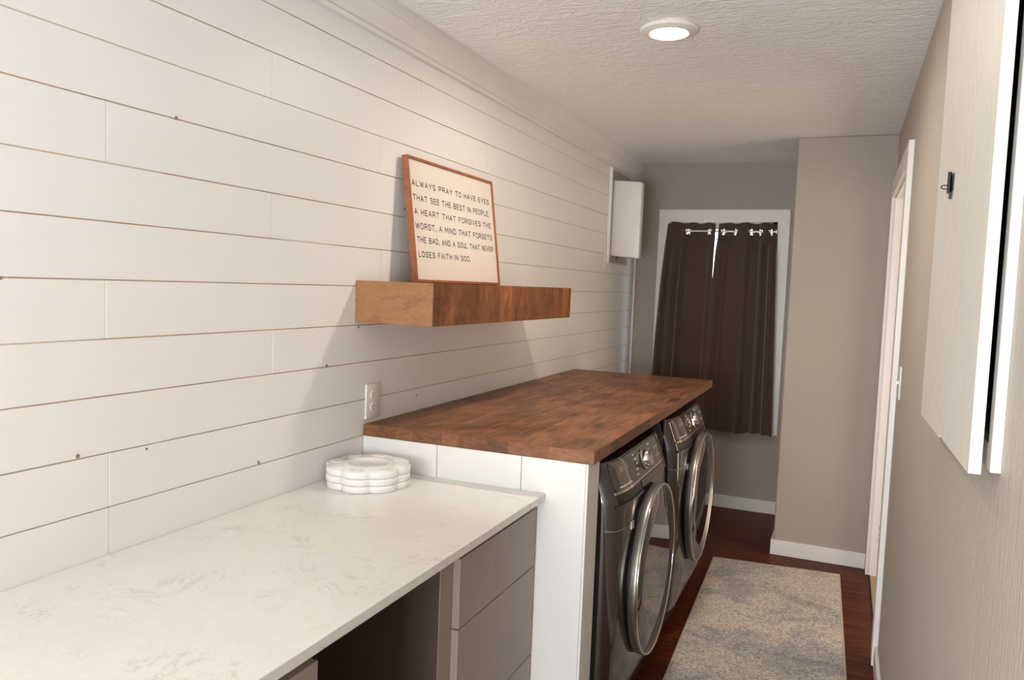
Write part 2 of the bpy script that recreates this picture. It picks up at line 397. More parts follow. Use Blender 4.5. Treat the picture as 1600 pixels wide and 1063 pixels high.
# corner strip
struct('trim_2', box(0.001, 0.018, B - 0.018, B, 0.62, 2.295, bev=0.004), M_WHITE, 'white corner strip where shiplap meets far wall')
# doorway casing and jambs
d = thing('door_1', 'white cased doorway in the right wall', None, (W, 4.13, 0), None, 'structure')
def door_part(name, bm, mat=M_WHITE):
    for vv in bm.verts: vv.co -= Vector((W, 4.13, 0))
    return obj(name, bm, mat, d)
door_part('casing_leg', box(W - 0.021, W, 3.50, DY0 + 0.004, 0, 2.14, bev=0.002))
door_part('casing_leg', box(W - 0.021, W, DY1 - 0.004, BC - 0.015, 0, 2.14, bev=0.002))
door_part('casing_head', box(W - 0.021, W, DY0, DY1, DZ - 0.004, 2.14, bev=0.002))
bm = B_(); bx(bm, W - 0.002, W + 0.115, DY1 - 0.012, DY1 + 0.006, 0, DZ, bev=0.001)
bx(bm, W + 0.05, W + 0.085, DY1 - 0.022, DY1 - 0.01, 0, DZ, bev=0.001)
for (x, z) in ((0.020, .27), (0.024, .235), (0.018, .20)): cyl(bm, (W + x + .012, DY1 - 0.0125, z), 'y', .003, .003, .001, 8, mi=1)
door_part('far_jamb', bm, [M_WHITE, M_KNOT])
bm = B_(); bx(bm, W - 0.002, W + 0.115, DY0 - 0.006, DY0 + 0.012, 0, DZ, bev=0.001); door_part('near_jamb', bm)
bm = B_(); bx(bm, W - 0.002, W + 0.115, DY0, DY1, DZ - 0.012, DZ + 0.006, bev=0.001); door_part('head_jamb', bm)
door_part('threshold_strip', box(W - 0.004, W + 0.004, DY0 + .012, DY1 - .012, 0.0, 0.003), M_DARK)

# window: frame, sash, pane, sill
wn = thing('window_1', 'white framed window behind the brown curtain', None, (0.615, B, 0.56), None, 'structure')
def win_part(name, bm, mat=M_WHITE, parent=None):
    for vv in bm.verts: vv.co -= Vector((0.615, B, 0.56))
    return obj(name, bm, mat, wn)
bm = B_()
bx(bm, 0.172, wx0 + .002, B - 0.02, B, 0.548, 2.087, bev=0.002); bx(bm, wx1 - .002, 1.060, B - 0.02, B, 0.548, 2.087, bev=0.002)
bx(bm, wx0, wx1, B - 0.02, B, wz1 - .002, 2.087, bev=0.002); bx(bm, wx0, wx1, B - 0.02, B, 0.548, wz0 + .002, bev=0.002)
win_part('window_casing', bm)
win_part('window_sill', box(0.20, 1.045, B - 0.032, B - 0.019, 0.548, 0.568, bev=0.003))
bm = B_()
bx(bm, wx0, wx0 + 0.04, B + 0.05, B + 0.09, wz0, wz1); bx(bm, wx1 - 0.04, wx1, B + 0.05, B + 0.09, wz0, wz1)
bx(bm, wx0, wx1, B + 0.05, B + 0.09, wz0, wz0 + 0.05); bx(bm, wx0, wx1, B + 0.05, B + 0.09, wz1 - 0.05, wz1); bx(bm, wx0, wx1, B + 0.045, B + 0.085, 1.28, 1.32)
win_part('window_sash', bm)
win_part('window_pane', box(wx0 + 0.04, wx1 - 0.04, B + 0.068, B + 0.072, wz0 + 0.05, wz1 - 0.05), M_PANE)

# ------------------------------------------------------------------ curtain rod and curtains
ZR, YR = 1.934, B - 0.048
rod = thing('curtain_rod', 'thin pale metal curtain rod inside the window frame', 'curtain rod', (0.615, YR, ZR))
bm = B_(); cyl(bm, (-0.362, 0, 0), 'x', 0.0075, 0.0075, 0.727, 16); obj('rod', bm, M_STEEL, rod, autos=40)
for sx in (-1, 1):
    bm = B_(); bx(bm, 0.0015 + sx * 0.3625 - 0.003, 0.0015 + sx * 0.3625 + 0.003, -0.014, 0.05, -0.014, 0.014, bev=0.002); obj('rod_bracket', bm, M_STEEL, rod)

def lerp(a, b, u): return a + (b - a) * u
def curtain(label, holes, xt0, xt1, xb0, xb1, head, foldsf, z0, z1, y_off=0.0, seedv=1):
    """a hanging panel, folds described by a list of (u, depth) control points"""
    c = thing('curtain', label, 'curtain', ((xt0 + xt1) / 2, YR, z0), 'blackout curtain panels')
    ox = (xt0 + xt1) / 2
    NU, NV = 170, 90
    bm = B_(); rnd = random.Random(seedv)
    ph = [rnd.uniform(0, 6.28) for _ in range(6)]
    def prof(u, foldsf=foldsf):
        for (a, b) in zip(foldsf, foldsf[1:]):
            if a[0] <= u <= b[0]:
                k = (u - a[0]) / (b[0] - a[0]); k = k * k * (3 - 2 * k); return lerp(a[1], b[1], k)
        return foldsf[-1][1]
    grid = []
    for j in range(NV + 1):
        v = j / NV; z = lerp(z1, z0, v); row = []
        for i in range(NU + 1):
            u = i / NU
            uu = min(1, max(0, u + 0.03 * v * math.sin(3 * u * 2 + ph[0] + 1.5 * v)))
            x = lerp(lerp(xt0, xt1, u), lerp(xb0, xb1, u), v ** 0.8)
            k = min(1, max(0, (v - 0.055) / 0.10)); k = k * k * (3 - 2 * k)
            y = lerp(-prof(u, head), -prof(uu) * 1.25 - y_off - 0.004 * math.sin(u * 23 + ph[1] + v * 2) * v - 0.012 - 0.034 * min(1, v * 3), k)
            zz = z + (0.006 * math.sin(u * 9 + ph[2]) if j == NV else 0) + (0.004 * math.sin(u * 20 + ph[3]) if j == 0 else 0)
            row.append(bm.verts.new((x - ox, y, zz - z0)))
        grid.append(row)
    for j in range(NV):
        for i in range(NU):
            x = lerp(xt0, xt1, (i + .5) / NU); z = lerp(z1, z0, (j + .5) / NV)
            if any((x - hx) ** 2 / (1.0 if hw is None else hw) ** 2 + (z - hz) ** 2 < 0.017 ** 2 for (hx, hz, hw) in holes): continue
            bm.faces.new((grid[j][i], grid[j + 1][i], grid[j + 1][i + 1], grid[j][i + 1]))
    cl = obj('fabric', bm, M_CURT, c, smooth=True)
    so = cl.modifiers.new('thick', 'SOLIDIFY'); so.thickness = 0.002
    for (hx, hz, hw) in holes:
        u = (hx - xt0) / (xt1 - xt0)
        bm = B_(); lathe(bm, (0, 0, 0), 'y', [(0.015, -0.002), (0.020, -0.002), (0.022, 0.0), (0.020, 0.002), (0.015, 0.002)], 24, closed=True)
        v = (z1 - hz) / (z1 - z0)
        sl = (prof(min(1, u + .01), head) - prof(max(0, u - .01), head)) / (0.02 * (xt1 - xt0))
        o = obj('grommet', bm, M_STEEL, c, smooth=True)
        o.location = (hx - ox, -prof(u, head), hz - z0); o.rotation_euler = (0, 0, -math.atan(sl))
        o['label'] = 'small pale metal grommet'
    return c
curtain('dark brown curtain panel on the left, hanging down behind the wood top',
        [(0.392, ZR, None), (0.535, ZR, None)], 0.247, 0.577, 0.178, 0.590,
        [(0, 0.012), (0.10, 0.022), (0.2, 0.012), (0.30, 0.020), (0.38, 0.014), (0.50, -0.016), (0.60, -0.022), (0.78, -0.016), (0.92, 0.016), (1, 0.018)],
        [(0, 0.0), (0.06, 0.03), (0.14, 0.004), (0.22, 0.032), (0.33, 0.012), (0.37, 0.034), (0.45, -0.002), (0.85, 0.0), (0.93, 0.026), (1, 0.016)], 0.60, 1.990, 0.0, 3)
curtain('dark brown curtain panel on the right with a thin gap of daylight beside it',
        [(0.634, ZR, None), (0.713, ZR, None), (0.815, ZR, None), (0.872, ZR, None), (0.945, ZR, None)], 0.600, 0.979, 0.556, 1.034,
        [(0, 0.018), (0.05, 0.016), (0.13, -0.016), (0.25, -0.016), (0.35, 0.020), (0.5, 0.022), (0.62, -0.016), (0.69, -0.016), (0.76, 0.018), (0.84, 0.026), (0.87, 0.02), (0.945, -0.014), (1, -0.016)],
        [(0, 0.006), (0.07, 0.03), (0.17, 0.012), (0.22, 0.0), (0.42, 0.002), (0.50, 0.028), (0.58, 0.006), (0.70, 0.0), (0.76, 0.034), (0.82, 0.004), (0.86, 0.0), (0.90, 0.036), (0.945, 0.006), (1, 0.022)], 0.562, 1.990, 0.022, 8)

# ------------------------------------------------------------------ rug
bm = B_()
C4 = [(0.897, 2.30), (1.560, 2.36), (1.501, 4.578), (0.833, 4.520)]
def shrink(c, d):
    cx = sum(p[0] for p in c) / 4; cy = sum(p[1] for p in c) / 4
    return [(p[0] + (d if p[0] < cx else -d), p[1] + (d if p[1] < cy else -d)) for p in c]
prism(bm, C4, 'z', 0.0005, 0.0085, 1); prism(bm, shrink(C4, 0.008), 'z', 0.001, 0.010, 0)
rg = obj('rug', bm, [M_RUG, M_RUGEDGE]); tag(rg, 'faded grey and cream runner rug on the dark wood floor', 'rug')

# ------------------------------------------------------------------ pony wall, wood top
YP, PX, PZ = 2.184, 0.778, 0.994
bm = B_()
bx(bm, 0.001, PX - 0.002, YP + 0.012, YP + 0.112, 0, PZ)
for (a, b) in ((0.001, 0.2765), (0.2785, 0.5655), (0.5675, PX - 0.008)):
    bx(bm, a, b, YP, YP + 0.0125, 0, PZ, bev=0.0008, seg=1)
bx(bm, PX - 0.0075, PX, YP, YP + 0.114, 0, PZ, bev=0.001)
for a in (0.2775, 0.5665): bx(bm, a - 0.0012, a + 0.0012, YP + 0.006, YP + 0.0125, 0, PZ, mi=1)
struct('wall_pony', bm, [M_BOARD, M_GAP], 'white half wall at the near end of the wood top')
struct('wall_pony_far', box(0.001, 0.60, 4.27, 4.36, 0, PZ), M_BOARD, 'white half wall at the far end of the wood top')
bm = B_()
bx(bm, 0.003, 0.795, YP - 0.002, 4.372, PZ + 0.0005, 1.0335, bev=0.003)
bm.faces.ensure_lookup_table()
for f in bm.faces:
    if abs(f.normal.z) < 0.5: f.material_index = 1
bm.normal_update()
for f in bm.faces: f.material_index = 0 if f.normal.z > 0.7 else 1
wt = obj('wood_top', bm, [M_BLOCK, M_BLOCKE]); tag(wt, 'brown stained butcher block top over the two dark washers', 'worktop')

# ------------------------------------------------------------------ floating shelf
sh = thing('floating_shelf', 'chunky stained wood floating shelf on the shiplap wall', 'shelf', (0.0, 2.12, 1.3715))
SY = 3.417 - 2.12
obj('shelf_body', box(0.0, 0.2795, 0.0, SY - 0.0005, 0.0, 0.1325, bev=0.001), M_SHELFEND, sh)
obj('front_board', box(0.2797, 0.2825, 0.040, SY, -0.0005, 0.133, bev=0.0006), M_SHELF, sh)
obj('corner_strip', box(0.2797, 0.2827, -0.0002, 0.0398, -0.0003, 0.1328, bev=0.0006), M_SHELFDK, sh)

# ------------------------------------------------------------------ sign
bvec = Vector((0.088, 2.358, 1.5062)); tvec = Vector((0.032, 2.358, 1.939))
up = (tvec - bvec).normalized(); HS = (tvec - bvec).length; uy = Vector((0, 1, 0)); nrm = uy.cross(up).normalized()
if nrm.x < 0: nrm = -nrm
sg = thing('framed_sign', 'framed cream sign with a black prayer verse standing on the shelf', 'sign', tuple(bvec))
mw = Matrix(((uy.x, up.x, nrm.x), (uy.y, up.y, nrm.y), (uy.z, up.z, nrm.z)))
sg.rotation_euler = mw.to_euler()
WS = 0.702; FT = 0.0095
bm = B_(); bx(bm, FT - .001, WS - FT + .001, FT - .001, HS - FT + .001, -0.018, -0.006); obj('sign_board', bm, M_SIGN, sg)
bm = B_()
bx(bm, 0, WS, 0, FT, -0.022, 0, bev=0.001); bx(bm, 0, WS, HS - FT, HS, -0.022, 0, bev=0.001)
bx(bm, 0, FT, FT, HS - FT, -0.022, 0, bev=0.001); bx(bm, WS - FT, WS, FT, HS - FT, -0.022, 0, bev=0.001)
obj('sign_frame', bm, M_FRAME, sg)
G = {  # monoline capitals, 4 wide x 6 high
 'A': [[(0, 0), (2, 6), (4, 0)], [(0.7, 2), (3.3, 2)]], 'B': [[(0, 0), (0, 6), (2.6, 6), (3.6, 5.3), (3.6, 3.9), (2.7, 3.2), (0, 3.2)], [(2.7, 3.2), (3.8, 2.4), (3.8, .8), (2.8, 0), (0, 0)]],
 'D': [[(0, 0), (0, 6), (2.3, 6), (3.6, 5), (3.6, 1), (2.3, 0), (0, 0)]], 'E': [[(3.2, 6), (0, 6), (0, 0), (3.2, 0)], [(0, 3.1), (2.8, 3.1)]],
 'F': [[(3.2, 6), (0, 6), (0, 0)], [(0, 3.1), (2.8, 3.1)]], 'G': [[(3.6, 4.9), (2.7, 6), (1, 6), (0, 4.9), (0, 1.1), (1, 0), (2.7, 0), (3.6, 1.1), (3.6, 2.9), (2, 2.9)]],
 'H': [[(0, 0), (0, 6)], [(3.6, 0), (3.6, 6)], [(0, 3.1), (3.6, 3.1)]], 'I': [[(0, 0), (0, 6)]], 'L': [[(0, 6), (0, 0), (3, 0)]],
 'M': [[(0, 0), (0, 6), (2.2, 2), (4.4, 6), (4.4, 0)]], 'N': [[(0, 0), (0, 6), (3.7, 0), (3.7, 6)]],
 'O': [[(1, 0), (0, 1.1), (0, 4.9), (1, 6), (2.6, 6), (3.6, 4.9), (3.6, 1.1), (2.6, 0), (1, 0)]],
 'P': [[(0, 0), (0, 6), (2.6, 6), (3.6, 5.2), (3.6, 3.4), (2.6, 2.6), (0, 2.6)]],
 'R': [[(0, 0), (0, 6), (2.6, 6), (3.6, 5.2), (3.6, 3.5), (2.6, 2.8), (0, 2.8)], [(2.2, 2.8), (3.8, 0)]],
 'S': [[(3.5, 5), (2.6, 6), (1, 6), (.1, 5.1), (.1, 4), (.9, 3.3), (2.6, 2.8), (3.5, 2), (3.5, .9), (2.6, 0), (.9, 0), (0, 1)]],
 'T': [[(0, 6), (3.8, 6)], [(1.9, 6), (1.9, 0)]], 'U': [[(0, 6), (0, 1.1), (1, 0), (2.6, 0), (3.6, 1.1), (3.6, 6)]],
 'V': [[(0, 6), (1.9, 0), (3.8, 6)]], 'W': [[(0, 6), (1.3, 0), (2.6, 5.4), (3.9, 0), (5.2, 6)]], 'Y': [[(0, 6), (1.9, 2.8), (3.8, 6)], [(1.9, 2.8), (1.9, 0)]],
 ',': [[(0.3, 0.5), (0, -1.0)]], '.': [[(0, 0), (0, 0.6)]]}
def gw(ch):
    return max(p[0] for s in G[ch] for p in s)
def write(txt, u0, u1, v0, v1, thick, z):
    sp = 2.0; wsp = 3.4; x = 0; items = []
    for ch in txt:
        if ch == ' ': x += wsp; continue
        items.append((ch, x)); x += gw(ch) + sp
    tot = x - sp; kx = (u1 - u0) / tot; ky = (v1 - v0) / 6
    bm = B_(); prev = None
    for ch, ox in items:
        if prev is not None and ox - prev > sp + 0.1: obj('lettering', bm, M_INK, sg); bm = B_()
        prev = ox + gw(ch)
        for st in G[ch]:
            P = [Vector((u0 + (ox + p[0]) * kx, v0 + p[1] * ky)) for p in st]
            for a, b in zip(P, P[1:]):
                d_ = (b - a); L = d_.length
                if L < 1e-6: continue
                d_ /= L; n_ = Vector((-d_.y, d_.x)) * thick / 2; e_ = d_ * thick * 0.45
                q = [a - e_ + n_, a - e_ - n_, b + e_ - n_, b + e_ + n_]
                lo = [bm.verts.new((p.x, p.y, z)) for p in q]; hi = [bm.verts.new((p.x, p.y, z + 0.0004)) for p in q]
                bm.faces.new(hi)
                for i in range(4): bm.faces.new((lo[i], lo[(i + 1) % 4], hi[(i + 1) % 4], hi[i]))
    obj('lettering', bm, M_INK, sg)
for txt, u0, u1, v0, v1 in (("ALWAYS PRAY TO HAVE EYES", .028, .660, .3370, .3545), ("THAT SEE THE BEST IN PEOPLE,", .029, .654, .2860, .3045),
                            ("A HEART THAT FORGIVES THE", .030, .661, .2375, .2555), ("WORST, A MIND THAT FORGETS", .031, .664, .1875, .2065),
                            ("THE BAD, AND A SOUL THAT NEVER", .034, .667, .1400, .1580), ("LOSES FAITH IN GOD.", .036, .440, .0895, .1070)):
    write(txt, u0, u1, v0, v1, 0.0034, -0.0062)

# ------------------------------------------------------------------ quartz counter and cabinets
cz0, cz1 = 0.868, 0.8905
bm = B_(); bx(bm, 0.001, 0.6475, -0.8, YP - 0.002, cz0, cz1, bev=0.002)
ct = obj('quartz_countertop', bm, M_QUARTZ); tag(ct, 'long white speckled quartz countertop along the shiplap wall', 'countertop')
def cabinet(label, y0, y1, zs, dy0, dy1):
    c = thing('base_cabinet', label, 'cabinet', (0.3, (y0 + y1) / 2, 0), 'grey-brown base cabinets')
    oy = (y0 + y1) / 2
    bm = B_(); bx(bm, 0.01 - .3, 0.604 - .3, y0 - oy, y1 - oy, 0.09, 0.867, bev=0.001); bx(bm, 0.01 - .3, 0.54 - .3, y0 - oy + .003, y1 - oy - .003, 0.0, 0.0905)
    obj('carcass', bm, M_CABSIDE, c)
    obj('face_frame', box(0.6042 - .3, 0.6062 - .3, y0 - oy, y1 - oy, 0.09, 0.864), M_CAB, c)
    for z0, z1 in zs:
        obj('drawer_front', box(0.6064 - .3, 0.626 - .3, dy0 - oy, dy1 - oy, z0, z1, bev=0.0012), M_CAB, c)
    return c
DZS = [(0.671, 0.846), (0.395, 0.668), (0.105, 0.392)]
cabinet('grey-brown drawer cabinet under the countertop, right against the white half wall', 1.605, 2.176, DZS, 1.668, 2.172)
cabinet('grey-brown cabinet at the bottom edge, nearer end of the countertop', -0.75, 1.118, [(0.642, 0.838), (0.36, 0.638), (0.10, 0.356)], -0.74, 1.112)

# ------------------------------------------------------------------ scalloped white stack on the counter
def scallop(bm, R, r_in, z0, z1, rot, lobes=8, b=0.003):
    N = 160; outs = []
    def rad(a):
        k = ((a + rot) * lobes / (2 * PI)) % 1.0; k = abs(k - 0.5) * 2      # 0 mid lobe, 1 cusp
        return R * (1 - 0.10 * k ** 2.4)
    for (dz, dr) in ((z0, -b), (z0 + b, 0), (z1 - b, 0), (z1, -b)):
        outs.append([bm.verts.new(((rad(2 * PI * i / N) + dr) * math.cos(2 * PI * i / N), (rad(2 * PI * i / N) + dr) * math.sin(2 * PI * i / N), dz)) for i in range(N)])
    for (dz, rr) in ((z1, r_in + .014), (z1 + .003, r_in + .011), (z1 + .003, r_in + .004), (z1 - .002, r_in), (z0, r_in)):
        outs.append([bm.verts.new((rr * math.cos(2 * PI * i / N), rr * math.sin(2 * PI * i / N), dz)) for i in range(N)])
    n = len(outs)
    for k in range(n):
        A, Bq = outs[k], outs[(k + 1) % n]
        for i in range(N):
            j = (i + 1) % N; bm.faces.new((A[i], A[j], Bq[j], Bq[i]))
RC = (0.134, 2.012)
lab = ['bottom', 'middle', 'top']
for k in range(3):
    dx, dy = ((0.004, -0.003), (0.001, 0.0), (0.0, 0.002))[k]
    z0 = cz1 + 0.0005 + k * 0.0205; rot = 0.16 + (0.0, 0.01, -0.01)[k]
    bm = B_(); scallop(bm, 0.130 - (0.003 if k == 0 else 0), 0.058, 0, 0.0190, rot, 8, 0.0016)
    nm = 'scalloped_ring'
    o = obj(nm, bm, M_STONE, autos=50); o.location = (RC[0] + dx, RC[1] + dy, z0)
    if k == 2:
        for q in range(8):
            a = 2 * PI * (q + 0.5) / 8 - rot
            bm = B_(); lathe(bm, (0, 0, 0), 'z', [(0.0, 0.0), (0.012, 0.0), (0.015, 0.0022), (0.0185, 0.0022), (0.0195, 0.0)], 24)
            p = obj('raised_circle', bm, M_STONE, o, autos=50); p.location = (0.101 * math.cos(a), 0.101 * math.sin(a), 0.0191)
    tag(o, {0: 'white scalloped flower-shaped ring lying on the quartz, bottom of the stack', 1: 'white scalloped flower-shaped ring in the middle of the stack', 2: 'white scalloped flower-shaped ring with small circles, top of the stack'}[k], 'tray', 'scalloped white rings stacked on the counter')

# ------------------------------------------------------------------ outlet
ol = thing('wall_outlet', 'white double outlet on the shiplap just above the wood top', 'outlet', (0.0008, 2.226, 1.105))
ol.rotation_euler = (0, 0, 0)
obj('cover_plate', box(0, 0.0075, -0.040, 0.040, -0.059, 0.059, bev=0.0035, seg=3), M_PLASTIC, ol, autos=40)
for s in (-1, 1):
    bm = B_(); cyl(bm, (0.0075, 0, s * 0.0205), 'x', 0.0165, 0.0155, 0.0022, 28)
    rc = obj('receptacle', bm, M_PLASTIC, ol, autos=40)
    bm = B_()
    bx(bm, 0.0097, 0.0101, -0.0075, -0.0055, s * 0.0205 - 0.001, s * 0.0205 + 0.008); bx(bm, 0.0097, 0.0101, 0.005, 0.007, s * 0.0205 - 0.001, s * 0.0205 + 0.007)
    cyl(bm, (0.0097, 0, s * 0.0205 - 0.008), 'x', 0.0022, 0.0022, 0.0004, 10)
    obj('slots', bm, M_KNOT, rc)
bm = B_(); cyl(bm, (0.0075, 0, 0), 'x', 0.0028, 0.0025, 0.0008, 12); obj('screw', bm, M_STEEL, ol)

# light switch beside the doorway
sw = thing('light_switch', 'white light switch on the right wall beside the door casing', 'light switch', (W - 0.0005, 3.30, 1.195))
obj('cover_plate', box(-0.0065, 0, -0.038, 0.038, -0.062, 0.062, bev=0.003, seg=3), M_PLASTIC, sw, autos=40)
bm = B_(); bx(bm, -0.018, -0.006, -0.006, 0.006, -0.004, 0.008, bev=0.002); obj('toggle', bm, M_PLASTIC, sw)

# ------------------------------------------------------------------ electrical box near the corner
eb = thing('electrical_panel', 'white metal panel box with its rounded cover swung out near the corner', 'electrical panel', (0.0, 5.0, 1.72))
bm = B_()
bx(bm, 0.001, 0.008, -0.075, 0.42, -0.04, 0.555)
obj('back_plate', bm, M_WALL, eb)
bm = B_()
bx(bm, 0.001, 0.020, -0.090, -0.072, -0.05, 0.565, bev=0.002)
bx(bm, 0.001, 0.007, -0.126, -0.116, -0.09, 0.10, bev=0.001)
obj('edge_trim', bm, M_WHITE, eb)
cv = bpy.data.objects.new('cover', None)
bm = B_()
bx(bm, 0.002, 0.193, 0.0, 0.07, 0.0, 0.488, bev=0.010, seg=4)
bx(bm, 0.109, 0.112, -0.0012, 0.002, 0.012, 0.476, bev=0.0006, seg=1)
cv = obj('cover', bm, M_PLASTIC, eb, autos=35); cv.location = (0.0, 0.0, 0.004)
for q in cv.data.vertices: q.co.z -= 0.075 * q.co.x
bm = B_(); bx(bm, 0.036, 0.05, 0.012, 0.03, -0.022, 0.002, bev=0.003); obj('latch', bm, M_KNOT, eb)

# ------------------------------------------------------------------ plywood door and frame on the right wall
pc = thing('wall_cabinet', 'white painted plywood cabinet door standing proud of the right wall', 'cabinet', (W, 1.24, 1.273))
pf = B_()
bx(pf, -0.013, 0.0, 0.0, 0.030, 0.004, 1.09, bev=0.001); bx(pf, -0.013, 0, 0.66, 0.72, 0.004, 1.09, bev=0.001)
bx(pf, -0.013, 0, 0.030, 0.66, 0.004, 0.040, bev=0.001); bx(pf, -0.013, 0, 0.030, 0.66, 1.03, 1.09, bev=0.001)
obj('frame', pf, M_WHITE, pc)
bm = B_()
prism(bm, [(0.0, 0.0), (0.37, -0.006), (0.372, -0.010), (0.735, -0.018), (0.735, 1.09), (0.0, 1.09)], 'x', -0.039, -0.0235)
obj('door_panel', bm, M_PLY, pc)
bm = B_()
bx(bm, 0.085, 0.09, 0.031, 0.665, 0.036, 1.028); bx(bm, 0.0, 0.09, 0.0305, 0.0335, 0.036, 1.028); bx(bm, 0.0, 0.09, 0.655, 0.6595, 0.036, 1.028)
obj('cavity_shade', bm, M_DARK, pc)  # near-black lining, colour stands in for the shade inside the niche
for z in (0.12, 0.95):
    bm = B_(); bx(bm, -0.0235, -0.0128, 0.665, 0.70, z, z + 0.06); obj('hinge', bm, M_STEEL, pc)
bm = B_()
bx(bm, -0.0415, -0.039, 0.435, 0.470, 0.442, 0.474, bev=0.0006, seg=1)
cyl(bm, (-0.045, 0.452, 0.438), 'z', 0.0035, 0.0035, 0.040, 12)
bx(bm, -0.0445, -0.0400, 0.447, 0.456, 0.428, 0.440)
lathe_pts = []
N = 20; R_, r_ = 0.008, 0.0011
ring = []
for i in range(N):
    a = 2 * PI * i / N; cx_, cz_ = -0.051 + R_ * math.cos(a) * 0.9, 0.450 + R_ * 0.45 * math.sin(a)
    L = [bm.verts.new((cx_ + r_ * math.cos(2 * PI * k / 6) * math.cos(a), 0.452 + r_ * math.sin(2 * PI * k / 6), cz_ + r_ * math.cos(2 * PI * k / 6) * math.sin(a))) for k in range(6)]
    ring.append(L)
for i in range(N):
    for k in range(6): bm.faces.new((ring[i][k], ring[i][(k + 1) % 6], ring[(i + 1) % N][(k + 1) % 6], ring[(i + 1) % N][k]))
lt = obj('latch', bm, M_BLACK, pc, autos=40); lt['label'] = 'small black metal latch'

# ------------------------------------------------------------------ recessed ceiling light
def ceiling_light(x, y, label):
    c = thing('ceiling_light', label, 'ceiling light', (x, y, H), 'recessed ceiling lights')
    bm = B_(); lathe(bm, (0, 0, 0), 'z', [(0.098, -0.0005), (0.099, -0.004), (0.095, -0.010), (0.078, -0.016), (0.066, -0.018), (0.063, -0.014), (0.063, -0.0005)], 64)
    obj('trim_ring', bm, M_WHITE, c, autos=35)
    bm = B_(); lathe(bm, (0, 0, 0), 'z', [(0.0, -0.0165), (0.050, -0.0160), (0.0625, -0.013), (0.0625, -0.001), (0.0, -0.001)], 48)
    o = obj('diffuser', bm, M_LAMP, c, smooth=True); o['label'] = 'glowing white diffuser'
    return c
ceiling_light(0.825, 2.735, 'round white recessed ceiling light, lit, above the wood top')
ceiling_light(0.82, -0.85, 'round white recessed ceiling light added unseen behind the viewpoint, past the near end of the countertop')  # added lamp, out of view, brightens the counter and near wall

# ------------------------------------------------------------------ washer and dryer
WY = 0.75; WH = 0.962
PROF = [(0.115, 0.826), (0.16, 0.838), (0.30, 0.845), (0.50, 0.846), (0.70, 0.842), (0.80, 0.838), (0.835, 0.834), (0.85, 0.829), (0.90, 0.811), (0.945, 0.795), (0.958, 0.786), (0.962, 0.774)]
def px_of(z):
    for (a, b) in zip(PROF, PROF[1:]):
        if a[0] <= z <= b[0]: return lerp(a[1], b[1], (z - a[0]) / (b[0] - a[0]))
    return PROF[-1][1]
def fx(y, z):
    tt = abs(y / (WY / 2)); return px_of(z) - 0.05 * max(0, tt - 0.55) ** 2 / 0.2025 * 0.55 - 0.03 * max(0, tt - 0.93) ** 2 / 0.0049
def skin(bm, y0, y1, z0, z1, off, ny=24, nz=10, mi=0, thick=0.004, corner=0.0):
    """a patch that follows the front skin, offset outward, closed as a thin solid"""
    f, b = [], []
    for j in range(nz + 1):
        rf, rb = [], []
        z = lerp(z0, z1, j / nz)
        ins = 0
        if corner > 0:
            dz = min(z - z0, z1 - z)
            if dz < corner: ins = corner - math.sqrt(max(0, corner ** 2 - (corner - dz) ** 2))
        for i in range(ny + 1):
            y = lerp(y0 + ins, y1 - ins, i / ny); x = fx(y, z) + off
            rf.append(bm.verts.new((x, y, z))); rb.append(bm.verts.new((x - thick, y, z)))
        f.append(rf); b.append(rb)
    for j in range(nz):
        for i in range(ny):
            for q, g_ in (((j, i), f), ((j, i), b)):
                fc = bm.faces.new((g_[j][i], g_[j][i + 1], g_[j + 1][i + 1], g_[j + 1][i])); fc.material_index = mi
    for i in range(ny):
        for j in (0, nz): fc = bm.faces.new((f[j][i], f[j][i + 1], b[j][i + 1], b[j][i])); fc.material_index = mi
    for j in range(nz):
        for i in (0, ny): fc = bm.faces.new((f[j][i], f[j + 1][i], b[j + 1][i], b[j][i])); fc.material_index = mi
